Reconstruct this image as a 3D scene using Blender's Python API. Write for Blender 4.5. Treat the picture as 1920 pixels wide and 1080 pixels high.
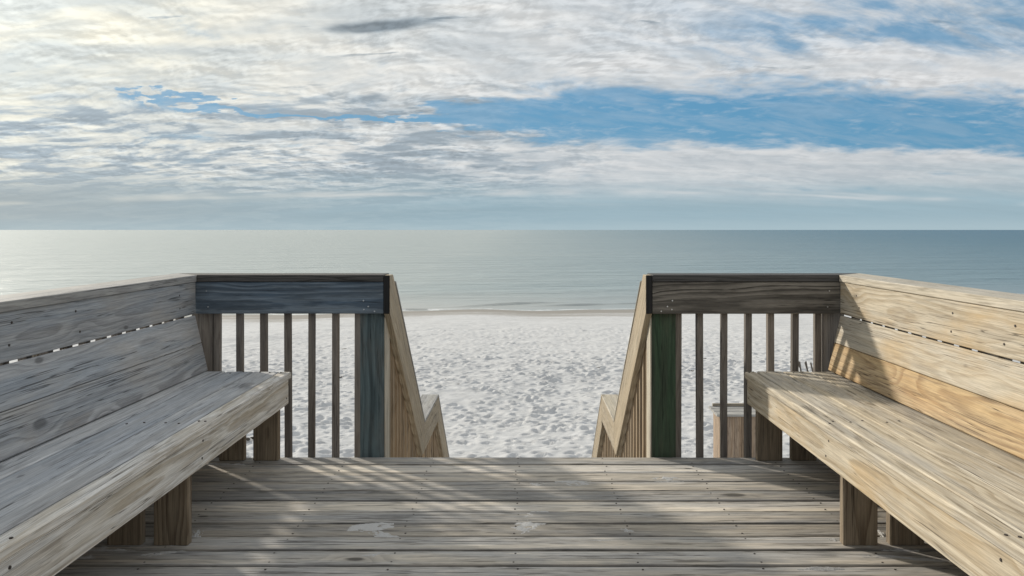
import bpy, bmesh, math, random
import numpy as np
from mathutils import Vector, Matrix, noise as mnoise

random.seed(7)
rng = np.random.default_rng(11)
for o in list(bpy.data.objects):
    bpy.data.objects.remove(o)
SC = bpy.context.scene
COL = SC.collection

# ------------------------------------------------------------------ camera
F, CX, CY, H = 1485.0, 982.0, 431.0, 1.295      # focal length and vanishing point in photo pixels, eye height above deck
CAMX = 0.033
cam_d = bpy.data.cameras.new('camera')
cam = bpy.data.objects.new('camera', cam_d); COL.objects.link(cam)
cam_d.sensor_width = 36.0
cam_d.lens = 36.0 * F / 1920
cam_d.shift_x = (960 - CX) / 1920
cam_d.shift_y = (CY - 540) / 1920
cam_d.clip_start = 0.05
cam_d.clip_end = 90000
cam.location = (CAMX, 0, H)
cam.rotation_euler = (math.radians(90), 0, 0)
SC.camera = cam
def PX(px, d): return (px - CX) * d / F + CAMX          # photo column at a known distance -> x
def PZ(py, d): return H - (py - CY) * d / F             # photo row at a known distance -> z

# ------------------------------------------------------------------ light direction
SUN = Vector((-1.10, 1.0, 0.63)).normalized()
SUN_EL = math.asin(SUN.z)
SUN_AZ = math.atan2(SUN.x, SUN.y)

# ------------------------------------------------------------------ tiny node language
class S:
    """a socket with arithmetic"""
    def __init__(s, t, sock): s.t, s.s = t, sock
    def _m(s, op, *a, clamp=False):
        n = s.t.nodes.new('ShaderNodeMath'); n.operation = op; n.use_clamp = clamp
        for i, v in enumerate((s,) + a):
            if isinstance(v, S): s.t.links.new(v.s, n.inputs[i])
            else: n.inputs[i].default_value = v
        return S(s.t, n.outputs[0])
    def __add__(s, o): return s._m('ADD', o)
    __radd__ = __add__
    def __mul__(s, o): return s._m('MULTIPLY', o)
    __rmul__ = __mul__
    def __sub__(s, o): return s._m('SUBTRACT', o)
    def __rsub__(s, o): return (s * -1.0) + o
    def __truediv__(s, o): return s._m('DIVIDE', o)
    def pow(s, o): return s._m('POWER', o)
    def sin(s): return s._m('SINE')
    def exp(s): return s._m('EXPONENT')
    def abs(s): return s._m('ABSOLUTE')
    def max(s, o): return s._m('MAXIMUM', o)
    def min(s, o): return s._m('MINIMUM', o)
    def clamp(s): return s._m('ADD', 0.0, clamp=True)
    def smooth(s, a, b):
        n = s.t.nodes.new('ShaderNodeMapRange'); n.interpolation_type = 'SMOOTHSTEP'
        s.t.links.new(s.s, n.inputs[0])
        for i, v in ((1, a), (2, b)):
            if isinstance(v, S): s.t.links.new(v.s, n.inputs[i])
            else: n.inputs[i].default_value = v
        n.inputs[3].default_value = 0; n.inputs[4].default_value = 1
        return S(s.t, n.outputs[0])

class G:
    def __init__(g, tree): g.t = tree; tree.nodes.clear()
    def node(g, kind, **kw):
        n = g.t.nodes.new(kind)
        for k, v in kw.items(): setattr(n, k, v)
        return n
    def link(g, a, b): g.t.links.new(a.s if isinstance(a, S) else a, b)
    def put(g, sock, v):
        if isinstance(v, S): g.t.links.new(v.s, sock)
        else: sock.default_value = v
    def sep(g, v):
        n = g.node('ShaderNodeSeparateXYZ'); g.link(v, n.inputs[0])
        return [S(g.t, o) for o in n.outputs]
    def vec(g, x, y, z=0.0):
        n = g.node('ShaderNodeCombineXYZ')
        for i, v in enumerate((x, y, z)): g.put(n.inputs[i], v)
        return S(g.t, n.outputs[0])
    def noise(g, v, scale=1.0, detail=4.0, rough=0.5, dist=0.0):
        n = g.node('ShaderNodeTexNoise'); g.link(v, n.inputs['Vector'])
        n.inputs['Scale'].default_value = scale; n.inputs['Detail'].default_value = detail
        n.inputs['Roughness'].default_value = rough; n.inputs['Distortion'].default_value = dist
        return S(g.t, n.outputs[0])
    def voronoi(g, v, scale=1.0, rand=1.0):
        n = g.node('ShaderNodeTexVoronoi'); g.link(v, n.inputs['Vector'])
        n.inputs['Scale'].default_value = scale; n.inputs['Randomness'].default_value = rand
        return S(g.t, n.outputs['Distance'])
    def mix(g, f, a, b, mode='MIX'):
        n = g.node('ShaderNodeMix', data_type='RGBA', blend_type=mode); n.clamp_factor = True
        g.put(n.inputs[0], f)
        for i, v in ((6, a), (7, b)):
            if isinstance(v, S): g.link(v, n.inputs[i])
            else: n.inputs[i].default_value = (*v, 1)
        return S(g.t, n.outputs[2])
    def scale_col(g, c, f):
        n = g.node('ShaderNodeVectorMath', operation='SCALE')
        if isinstance(c, S): g.link(c, n.inputs[0])
        else: n.inputs[0].default_value = c
        g.put(n.inputs['Scale'], f)
        return S(g.t, n.outputs[0])

# ------------------------------------------------------------------ world: sky with a broken cloud deck
SKY_STRENGTH = 0.10
K = 1.0 / SKY_STRENGTH
world = bpy.data.worlds.new('World'); SC.world = world; world.use_nodes = True
g = G(world.node_tree)
tc = g.node('ShaderNodeTexCoord')
dx, dy, dz = g.sep(S(g.t, tc.outputs['Generated']))
sky = g.node('ShaderNodeTexSky', sky_type='NISHITA')
sky.sun_disc = False; sky.sun_elevation = SUN_EL; sky.sun_rotation = SUN_AZ
sky.altitude = 0; sky.air_density = 1.0; sky.dust_density = 0.6; sky.ozone_density = 1.6
skyc = S(g.t, sky.outputs[0])
zz = dz.max(0.0) + 0.06                         # far cloud shows its flank: less squeezed than a flat sheet
u = dx / zz; v = dy / zz                        # position on the cloud deck
cosun = dx * SUN.x + dy * SUN.y + dz * SUN.z
ang = g.t.nodes.new('ShaderNodeMath'); ang.operation = 'ARCCOSINE'; g.link(cosun.min(0.9999).max(-0.9999), ang.inputs[0])
ang = S(g.t, ang.outputs[0])
glow = (ang * -2.6).exp()                       # forward scattering round the sun
glow2 = (ang * -7.0).exp()
glow3 = (ang * -13.0).exp()                     # aureole of the sun behind thin cloud
zt = dz.max(0.0) + 0.19; ut = dx / zt; vt = dy / zt      # coordinates for the billows themselves
w1 = g.noise(g.vec(ut, vt, 3.7), 2.2, 2, 0.5); w2 = g.noise(g.vec(ut + 31.0, vt - 17.0, 1.0), 2.2, 2, 0.5)
uw = ut + (w1 - 0.5) * 0.22; vw = vt + (w2 - 0.5) * 0.16
n1 = g.noise(g.vec(uw, vw * 1.1, 3.7), 4.2, 8, 0.57)
puff = g.noise(g.vec(uw * 1.0 + vw * 0.25, vw * 1.15, 5.3), 11.0, 6, 0.56)
puffs = g.noise(g.vec(uw * 1.0 + vw * 0.25 - 0.012, vw * 1.15 + 0.022, 5.3), 11.0, 6, 0.56)
nbig = g.noise(g.vec(ut, vt, 9.1), 1.3, 2, 0.5)
cirrus = g.noise(g.vec(uw * 0.55 + vw * 0.3, vw * 1.7 - uw * 0.75, 2.2), 4.5, 7, 0.60)
# a long rift of clear air across the deck, narrow in the west, wide in the east
wr = u.smooth(-0.95, 0.5) * 0.82 + 0.10
vc = (u + 2.1).smooth(0.0, 1.6) * 0.62 + 4.42
brk = g.noise(g.vec(ut * 1.0, vt * 1.9, 12.0), 3.2, 3, 0.5)
rd = ((v - vc + (n1 - 0.5) * 1.4 + (puff - 0.5) * 0.55 + (brk - 0.5) * 1.2) / wr).abs()
rift = (1.0 - rd.smooth(0.58, 1.32)) * (u + 2.25 + (n1 - 0.5) * 1.2).smooth(0.0, 0.35)
thin = (u + (nbig - 0.5) * 1.2).smooth(0.15, 1.15) * (1.0 - (v + (n1 - 0.5)).smooth(3.2, 3.75)) * v.smooth(0.5, 1.6)
cal = cirrus.smooth(0.36, 0.66)
th = 0.12 - (nbig - 0.5) * 0.25
alpha = n1.smooth(th - 0.05, th + 0.30) * (1.0 - rift * (0.93 + (cal - 0.5) * 0.26))
alpha = alpha * (1.0 - thin * 0.95) + thin * (cal * 0.70 + 0.12)
wisp = (cal * puff.smooth(0.42, 0.7))
alpha = alpha.max(wisp * 0.38).clamp()
# light and shade inside the cloud
east_low = v.smooth(4.4, 5.2) * u.smooth(-0.6, 1.0)
relief = ((puff - puffs) * 1.15).min(0.12).max(-0.12) * (1.0 - east_low * 0.75) * (brk.smooth(0.35, 0.65) * 0.8 + 0.35)
low = v.smooth(3.7, 4.8)
west = 1.0 - u.smooth(-1.2, 1.2)
shade_n = g.noise(g.vec(uw * 0.85, vw * 1.5, 7.9), 6.0, 6, 0.58)
shade = 1.0 - shade_n.smooth(0.40, 0.56)
shade_b = 1.0 - g.noise(g.vec(uw * 0.8 + vw * 0.5, vw * 1.6 - uw * 0.25, 17.9), 2.6, 5, 0.55).smooth(0.38, 0.60)
grey = (shade * (0.06 + low * (0.10 + west * 0.60)) + shade_b * (0.22 + west * 0.20) + (1.0 - puff.smooth(0.32, 0.58)) * (0.07 + low * west * 0.15) + low * 0.10).clamp()
# a few dark scud clouds under the deck
sc_n = g.noise(g.vec(uw * 0.55, vt * 2.4, 0.4), 5.5, 4, 0.55)
du = (u + 0.55) / 0.24; dv = (v - 3.12 + (u + 0.55) * 0.22) / 0.072
lens = (((du * du + dv * dv) * -1.0) + (n1 - 0.5) * 3.0 + (puff - 0.5) * 1.5).exp().min(1.0)
scud = (sc_n.smooth(0.655, 0.73) * v.smooth(2.5, 2.9) * (1.0 - v.smooth(3.9, 4.4)) * 0.6 + lens.smooth(0.05, 1.0) * 0.95).clamp()
bright = 0.66 + glow * 0.54 + glow2 * 0.45 + glow3 * 5.0
bright = bright * (1.0 - grey * 0.45) * (1.0 - scud * 0.60) * (1.0 + relief * 1.2)
warm = g.mix(glow.smooth(0.03, 0.42), (0.985, 0.995, 1.0), (1.0, 0.968, 0.82))
ccol0 = g.mix((grey * 0.9 + scud * 0.6).clamp(), warm, (0.78, 0.94, 1.07))
ccol = g.scale_col(ccol0, bright * K)
blue = g.mix(0.78, skyc, (0.058 * K, 0.262 * K, 0.47 * K))
col = g.mix(alpha, blue, ccol)
# bright thin bars of far cloud and the blue-grey bank on the horizon
sb = g.noise(g.vec(ut * 0.9, vt * 3.5, 1.3), 1.0, 4, 0.55)
lowf = dz.smooth(0.0, 0.02)
dvb = (v - 9.3 + (sb - 0.5) * 2.0) / 0.32
bar = ((dvb * dvb) * -1.0).exp() * g.noise(g.vec(ut * 1.6, 0.0, 4.0), 1.0, 2, 0.5).smooth(0.40, 0.58) * lowf
bank_t = 1.0 - (dz + (sb - 0.5) * 0.045 * lowf).smooth(0.024, 0.082)
hz = g.mix(glow.smooth(0.05, 0.40), (0.30, 0.425, 0.49), (0.40, 0.445, 0.455))
hz = g.mix((1.0 - dz.smooth(0.0, 0.018)) * 0.45, hz, (0.44, 0.55, 0.59))
streaks = (g.noise(g.vec(ut * 0.7, vt * 4.0, 6.0), 1.0, 4, 0.6) - 0.5) * 0.34
hz = g.scale_col(hz, (streaks * dz.smooth(0.006, 0.03) + 1.0) * K)
col = g.mix(bank_t * 0.93, col, hz)
col = g.mix(bar * 0.55, col, g.scale_col(warm, (0.66 + glow * 0.35) * K))
bg = g.node('ShaderNodeBackground'); bg.inputs['Strength'].default_value = SKY_STRENGTH
g.link(col, bg.inputs['Color'])
wo = g.node('ShaderNodeOutputWorld'); g.link(bg.outputs[0], wo.inputs[0])
world.cycles.sampling_method = 'MANUAL'; world.cycles.sample_map_resolution = 1024

# ------------------------------------------------------------------ sun
sd = bpy.data.lights.new('sun', 'SUN'); sun = bpy.data.objects.new('sun', sd); COL.objects.link(sun)
sd.energy = 3.6; sd.angle = math.radians(2.8); sd.color = (1.0, 0.92, 0.80)
sun.location = (-12, 12, 14)
sun.rotation_euler = SUN.to_track_quat('Z', 'Y').to_euler()

SC.view_settings.view_transform = 'Standard'
SC.view_settings.look = 'None'
SC.view_settings.exposure = 0.08
SC.view_settings.gamma = 1.0
SC.view_settings.use_curve_mapping = False
SC.cycles.use_denoising = True
SC.cycles.max_bounces = 8
SC.cycles.sample_clamp_indirect = 8

# ------------------------------------------------------------------ materials
def new_mat(name):
    m = bpy.data.materials.new(name); m.use_nodes = True
    g = G(m.node_tree)
    out = g.node('ShaderNodeOutputMaterial'); b = g.node('ShaderNodeBsdfPrincipled')
    g.link(b.outputs[0], out.inputs[0])
    return m, g, b

def wood(name, light, dark, grey, grey_amt=0.5, ring=0.010, ring_amt=0.55, knots=0.5, rough=0.72, stain=None, stain_amt=0.0, vary=0.25, bump=0.35, gscale=1.0, fleck=0.4, edge=0.0, wobble=1.0):
    """sawn lumber: rings round a wandering pith, knots, fibre, silvered and stained streaks. local x runs along the board"""
    m, g, b = new_mat(name)
    tc = g.node('ShaderNodeTexCoord'); oi = g.node('ShaderNodeObjectInfo')
    rnd = S(g.t, oi.outputs['Random'])
    x, y, z = g.sep(S(g.t, tc.outputs['Object']))
    seed = rnd * 97.0
    r2 = (rnd * 7.31)._m('FRACT'); r3 = (rnd * 23.17)._m('FRACT')
    slow = g.noise(g.vec(x * 0.55 + seed, seed, 0.0), 1.0, 2, 0.5)
    slow2 = g.noise(g.vec(x * 0.8 - seed, seed * 0.7, 4.0), 1.0, 2, 0.5)
    kw = g.noise(g.vec(x * 18.0 + seed, y * 30.0, 0.0), 1.0, 2, 0.5)
    kv = g.voronoi(g.vec(x * 2.1 + seed + (kw - 0.5) * 0.06, y * 5.2 + seed * 0.37 + (kw - 0.5) * 0.05, seed * 3.1), 1.0)
    krad = g.noise(g.vec(x * 0.9 + seed * 2.0, y * 3.0, 8.0), 1.0, 1, 0.5)
    kr = (krad - 0.43).max(0.0) * 0.70
    knot = (1.0 - kv.smooth(kr * 0.55, kr + 0.012)) * krad.smooth(0.45, 0.49) * knots
    halo = (1.0 - kv.smooth(0.03, 0.40)) * krad.smooth(0.44, 0.56)
    cy = (slow - 0.5) * 0.16 + (r2 - 0.5) * 0.10
    cz = (slow2 - 0.5) * 0.10 - 0.035 - r3 * 0.05
    yy = y - cy; zz = z - cz
    wob = g.noise(g.vec(x * 2.2 + seed, y * 14.0, z * 14.0), 1.0, 4, 0.55)
    r = (yy * yy + zz * zz).pow(0.5) + (wob - 0.5) * 0.014 * wobble + halo * 0.032 * knots
    rvar = g.noise(g.vec(r * 38.0, seed, 0.0), 1.0, 1, 0.5)
    saw = (r * (1.0 / ring) + (rvar - 0.5) * 1.6)._m('FRACT')
    rg = saw.smooth(0.15, 0.86) * (1.0 - saw.smooth(0.88, 1.0)) * (rvar.smooth(0.25, 0.75) * 0.7 + 0.45)
    fib = g.noise(g.vec(x * 9.0 + seed, y * 330.0 * gscale, z * 330.0 * gscale), 1.0, 3, 0.65)
    fib2 = g.noise(g.vec(x * 1.9 + seed, y * 85.0 * gscale, z * 85.0 * gscale), 1.0, 4, 0.66)
    strk = g.noise(g.vec(x * 0.7 - seed, y * 13.0, z * 13.0), 1.0, 5, 0.6)
    blot = g.noise(g.vec(x * 2.4 + seed, y * 7.0 + 3.0, z * 7.0), 1.0, 4, 0.6)
    crack = g.noise(g.vec(x * 1.1 + seed * 1.3, y * 52.0, z * 52.0), 1.0, 2, 0.5)
    ck = (1.0 - (crack - 0.5).abs().smooth(0.004, 0.020)) * strk.smooth(0.46, 0.58)
    c = g.mix(rg * ring_amt, light, dark)
    c = g.mix((strk.smooth(0.36, 0.64) * 0.75 + (r2 - 0.5) * 0.5).clamp() * grey_amt * 1.3, c, grey)
    if stain: c = g.mix(blot.smooth(0.44, 0.70) * stain_amt, c, stain)
    fl = g.noise(g.vec(x * 3.4 + seed * 1.7, y * 42.0, z * 42.0), 1.0, 4, 0.62)
    c = g.mix(fl.smooth(0.56, 0.66) * fleck, c, tuple(0.55 * q for q in dark))
    c = g.mix((1.0 - fl.smooth(0.30, 0.42)) * fleck * 0.7, c, tuple(min(0.75, 1.25 * q + 0.04) for q in light))
    c = g.mix(halo * 0.35 * knots, c, dark)
    tone = (fib - 0.5) * 1.15 + (fib2 - 0.5) * 0.80 + (blot - 0.5) * 0.50 + 1.0 + (r3 - 0.5) * vary
    c = g.scale_col(c, tone.max(0.25))
    c = g.mix(knot * 0.95, c, tuple(0.22 * q for q in dark))
    c = g.mix(ck * 0.75, c, tuple(0.18 * q for q in dark))
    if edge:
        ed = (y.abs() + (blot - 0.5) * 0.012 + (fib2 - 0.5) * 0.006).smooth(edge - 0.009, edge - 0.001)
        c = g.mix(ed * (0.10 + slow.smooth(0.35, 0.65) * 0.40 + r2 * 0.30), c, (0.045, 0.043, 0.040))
    g.link(c, b.inputs['Base Color'])
    g.put(b.inputs['Roughness'], (fib2 * 0.2 + rough - 0.08))
    b.inputs['Specular IOR Level'].default_value = 0.28
    h = fib * 0.5 + fib2 * 0.7 - rg * 0.35 - ck * 1.6 + strk * 0.5
    bn = g.node('ShaderNodeBump'); bn.inputs['Strength'].default_value = bump; bn.inputs['Distance'].default_value = 0.0022
    g.link(h, bn.inputs['Height']); g.link(bn.outputs[0], b.inputs['Normal'])
    return m

M = {}
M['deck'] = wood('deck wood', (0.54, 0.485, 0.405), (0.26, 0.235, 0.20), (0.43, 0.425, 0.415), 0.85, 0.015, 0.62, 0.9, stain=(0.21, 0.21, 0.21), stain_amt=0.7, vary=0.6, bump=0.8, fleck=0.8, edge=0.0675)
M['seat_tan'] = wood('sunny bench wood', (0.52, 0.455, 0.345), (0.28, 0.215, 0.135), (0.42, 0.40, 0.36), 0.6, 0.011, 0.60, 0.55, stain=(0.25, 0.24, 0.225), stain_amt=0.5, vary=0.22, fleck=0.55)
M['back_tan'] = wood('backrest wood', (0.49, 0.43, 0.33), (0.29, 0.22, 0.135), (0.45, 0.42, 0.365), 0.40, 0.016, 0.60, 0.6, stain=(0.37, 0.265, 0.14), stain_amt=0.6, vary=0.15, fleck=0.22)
M['back_amber'] = wood('amber backrest wood', (0.46, 0.335, 0.185), (0.22, 0.125, 0.055), (0.42, 0.375, 0.305), 0.35, 0.015, 0.6, 1.0, stain=(0.36, 0.23, 0.11), stain_amt=0.5, vary=0.1)
M['seat_grey'] = wood('shaded silvered bench wood', (0.55, 0.55, 0.545), (0.25, 0.245, 0.245), (0.42, 0.45, 0.49), 0.8, 0.011, 0.55, 0.5, stain=(0.22, 0.24, 0.26), stain_amt=0.35, vary=0.25)  # silvered wood, with the cool blue of shade mixed into its colour
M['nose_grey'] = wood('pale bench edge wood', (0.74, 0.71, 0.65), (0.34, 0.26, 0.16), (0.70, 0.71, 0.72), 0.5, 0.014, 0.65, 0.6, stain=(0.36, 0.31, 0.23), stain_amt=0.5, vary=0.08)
M['back_grey'] = wood('shaded silvered backrest wood', (0.42, 0.425, 0.43), (0.19, 0.19, 0.195), (0.31, 0.35, 0.395), 0.75, 0.014, 0.62, 0.6, stain=(0.33, 0.295, 0.25), stain_amt=0.45, vary=0.2, fleck=0.18)  # silvered grey that also carries the bluish tint of the shaded side
M['rail_blue'] = wood('blue-grey rail wood', (0.185, 0.22, 0.25), (0.024, 0.030, 0.038), (0.085, 0.13, 0.185), 0.8, 0.020, 0.85, 0.8, stain=(0.030, 0.034, 0.038), stain_amt=0.5, vary=0.1, wobble=1.6)
M['rail_brown'] = wood('black streaked rail wood', (0.24, 0.22, 0.19), (0.018, 0.016, 0.014), (0.14, 0.13, 0.115), 0.5, 0.024, 0.95, 0.8, stain=(0.020, 0.018, 0.016), stain_amt=0.6, vary=0.1, wobble=1.8)
M['rail_black'] = wood('black rail end', (0.02, 0.02, 0.02), (0.008, 0.008, 0.008), (0.014, 0.014, 0.015), 0.4, 0.012, 0.5, 0.2)
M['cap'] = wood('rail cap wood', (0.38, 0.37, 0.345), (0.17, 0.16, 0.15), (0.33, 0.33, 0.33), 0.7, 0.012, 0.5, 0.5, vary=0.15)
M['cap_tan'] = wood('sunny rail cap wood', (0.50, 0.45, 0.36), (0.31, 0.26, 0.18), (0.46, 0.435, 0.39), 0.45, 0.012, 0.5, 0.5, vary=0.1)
M['cap_dark'] = wood('dark rail cap wood', (0.085, 0.08, 0.075), (0.02, 0.02, 0.02), (0.06, 0.06, 0.06), 0.6, 0.012, 0.7, 0.4, vary=0.1)
M['post_blue'] = wood('blue-green post wood', (0.105, 0.145, 0.155), (0.03, 0.045, 0.052), (0.085, 0.12, 0.13), 0.6, 0.016, 0.75, 1.0, stain=(0.10, 0.095, 0.085), stain_amt=0.55, vary=0.1)
M['post_green'] = wood('green post wood', (0.042, 0.076, 0.044), (0.012, 0.026, 0.014), (0.055, 0.062, 0.046), 0.6, 0.014, 0.65, 0.2, stain=(0.085, 0.078, 0.052), stain_amt=0.6, vary=0.1)
M['baluster'] = wood('baluster wood', (0.20, 0.175, 0.15), (0.11, 0.09, 0.075), (0.165, 0.155, 0.145), 0.6, 0.010, 0.5, 0.3, vary=0.35)
M['leg'] = wood('bench leg wood', (0.30, 0.24, 0.17), (0.13, 0.09, 0.055), (0.22, 0.19, 0.15), 0.4, 0.014, 0.7, 0.7, vary=0.3)
M['stair'] = wood('stair rail wood', (0.40, 0.335, 0.24), (0.24, 0.175, 0.10), (0.35, 0.315, 0.26), 0.4, 0.012, 0.5, 0.5, vary=0.15)
M['frame'] = wood('framing wood', (0.34, 0.29, 0.22), (0.18, 0.14, 0.10), (0.28, 0.26, 0.23), 0.5, 0.012, 0.5, 0.4, vary=0.2)
M['stair_bal'] = wood('stair baluster wood', (0.33, 0.25, 0.165), (0.18, 0.12, 0.065), (0.28, 0.24, 0.19), 0.4, 0.010, 0.5, 0.3, vary=0.5)
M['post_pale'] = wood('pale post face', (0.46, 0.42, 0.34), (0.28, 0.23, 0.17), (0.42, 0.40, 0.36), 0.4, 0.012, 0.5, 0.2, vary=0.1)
M['bin'] = wood('beach box wood', (0.36, 0.27, 0.19), (0.20, 0.13, 0.08), (0.31, 0.26, 0.22), 0.4, 0.02, 0.6, 0.3, vary=0.35)
M['slat'] = wood('sand fence slat wood', (0.14, 0.12, 0.10), (0.07, 0.06, 0.05), (0.12, 0.11, 0.10), 0.5, 0.01, 0.4, 0.2, vary=0.4)

def plain(name, col, rough=0.6, metal=0.0):
    m, g, b = new_mat(name)
    tc = g.node('ShaderNodeTexCoord')
    n = g.noise(S(g.t, tc.outputs['Object']), 60.0, 4, 0.6)
    g.link(g.scale_col(col, n * 0.8 + 0.6), b.inputs['Base Color'])
    b.inputs['Roughness'].default_value = rough; b.inputs['Metallic'].default_value = metal
    return m
M['screw'] = plain('rusty screw', (0.05, 0.04, 0.035), 0.6, 0.2)
M['screw_bright'] = plain('galvanised screw', (0.62, 0.64, 0.66), 0.35, 0.8)
M['weed'] = plain('dried seaweed', (0.035, 0.028, 0.02), 0.9)
M['wire'] = plain('fence wire', (0.08, 0.07, 0.06), 0.6, 0.3)

# sand: dry white quartz sand, damp tan strip by the water line
SEA_Z = -4.30
TILT = 0.28
m, g, b = new_mat('beach sand'); M['sand'] = m
ge = g.node('ShaderNodeNewGeometry')
sp = S(g.t, ge.outputs['Position'])
x, y, z = g.sep(sp)
fine = g.noise(sp, 34.0, 5, 0.65); med = g.noise(sp, 2.2, 5, 0.6)
lngs = g.noise(g.vec(x * 0.06, y * 0.55, 0.0), 1.0, 5, 0.6)
wet = 1.0 - (z + (lngs - 0.5) * 0.55 + (med - 0.5) * 0.10).smooth(SEA_Z + 0.08, SEA_Z + 0.34)
dry = g.mix(med.smooth(0.3, 0.7), (0.50, 0.505, 0.51), (0.585, 0.59, 0.595))
dry = g.scale_col(dry, (fine - 0.5) * 0.22 + (lngs - 0.5) * 0.14 + 1.0)
c = g.mix(wet * 0.92, dry, (0.265, 0.245, 0.215))
g.link(c, b.inputs['Base Color'])
g.put(b.inputs['Roughness'], 0.95 - wet * 0.28)
b.inputs['Specular IOR Level'].default_value = 0.15
bn = g.node('ShaderNodeBump'); bn.inputs['Strength'].default_value = 0.5; bn.inputs['Distance'].default_value = 0.02
hh = (fine * 0.5 + med * 0.7) * (1.0 - wet * 0.9)
g.link(hh, bn.inputs['Height']); g.link(bn.outputs[0], b.inputs['Normal'])

m, g, b = new_mat('loose sand'); M['loose'] = m
ge = g.node('ShaderNodeNewGeometry'); sp = S(g.t, ge.outputs['Position'])
n = g.noise(sp, 260.0, 3, 0.6)
g.link(g.scale_col((0.47, 0.465, 0.455), n * 0.5 + 0.75), b.inputs['Base Color']); b.inputs['Roughness'].default_value = 0.95

# sea
m, g, b = new_mat('sea water'); M['sea'] = m
ge = g.node('ShaderNodeNewGeometry'); sp = S(g.t, ge.outputs['Position'])
x, y, z = g.sep(sp)
off = y - x * TILT - 56.0                                   # metres out from the water line
pat = g.noise(g.vec(x * 0.006, y * 0.012, 0.0), 1.0, 4, 0.55)
c = g.mix(off.smooth(0.0, 22.0), (0.42, 0.43, 0.41), (0.36, 0.405, 0.40))
xe = ((x + (pat - 0.5) * 40.0) / (off.max(0.0) * 0.0033 + 1.0) + 12.0).max(0.0)   # glare gradient put into the water colour: pale west, teal east, eased by distance
c = g.mix((1.0 - (xe * -0.0125).exp()) * 0.95, c, (0.030, 0.155, 0.215))
c = g.mix((1.0 - (xe * -0.0055).exp()) * 0.9, c, (0.012, 0.070, 0.135))
shl = off + (x * 0.11 + 0.6).sin() * 1.5 + (x * 0.31).sin() * 0.8 + (x * 0.83 + 1.0).sin() * 0.4          # metres out from the true water's edge
fo_n = g.noise(g.vec(x * 0.5, y * 1.2, 2.0), 1.0, 4, 0.6)
foam = (1.0 - (shl - 0.35 - (fo_n - 0.5) * 1.6).abs().smooth(0.06, 0.22)) * fo_n.smooth(0.35, 0.55)
c = g.mix(foam * 0.9, c, (0.80, 0.81, 0.80))
dist = (x * x + y * y).pow(0.5)
wv1 = g.noise(g.vec(x * 0.35, y * 1.0, 0.0), 1.0, 5, 0.62)
wv2 = g.noise(g.vec(x * 0.045, y * 0.15, 3.0), 1.0, 4, 0.6)
wv3 = g.noise(g.vec(x * 1.6, y * 3.4, 6.0), 1.0, 3, 0.6)
hh = wv1 * 0.55 + wv2 * 4.2 + wv3 * 0.12
bn = g.node('ShaderNodeBump'); bn.inputs['Distance'].default_value = 0.55
g.put(bn.inputs['Strength'], (0.85 - dist.smooth(80.0, 1500.0) * 0.35) * (off.smooth(-2.0, 20.0) * 0.85 + 0.15))
g.link(hh, bn.inputs['Height'])
b2_ = g.node('ShaderNodeBsdfPrincipled')
for q, ro in ((b, 0.17), (b2_, 0.70)):                  # smooth swell faces and wind-ruffled glitter
    g.link(c, q.inputs['Base Color']); q.inputs['IOR'].default_value = 1.34; q.inputs['Roughness'].default_value = ro; q.inputs['Specular IOR Level'].default_value = 0.8
    g.link(bn.outputs[0], q.inputs['Normal'])
mx = g.node('ShaderNodeMixShader'); mx.inputs[0].default_value = 0.68
g.link(b.outputs[0], mx.inputs[1]); g.link(b2_.outputs[0], mx.inputs[2])
for n_ in g.t.nodes:
    if n_.type == 'OUTPUT_MATERIAL': g.link(mx.outputs[0], n_.inputs[0])

# ------------------------------------------------------------------ object helpers
def tag(o, label=None, cat=None, group=None, kind=None):
    if label: o['label'] = label
    if cat: o['category'] = cat
    if group: o['group'] = group
    if kind: o['kind'] = kind
    return o
def thing(name, label, cat, loc, group=None):
    o = bpy.data.objects.new(name, None); COL.objects.link(o); o.location = loc; o.empty_display_size = 0.2
    return tag(o, label, cat, group)
def link_mesh(name, me, mat, parent=None, mw=Matrix.Identity(4)):
    o = bpy.data.objects.new(name, me); COL.objects.link(o)
    if mat is not None and not me.materials: me.materials.append(mat)
    if parent is not None:
        o.parent = parent
        base = Vector((0, 0, 0)); p = parent
        inv = Matrix.Identity(4)
        chain = []
        while p is not None: chain.append(p); p = p.parent
        w = Matrix.Identity(4)
        for q in reversed(chain): w = w @ q.matrix_basis
        o.matrix_basis = w.inverted() @ mw
    else: o.matrix_basis = mw
    return o

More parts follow.
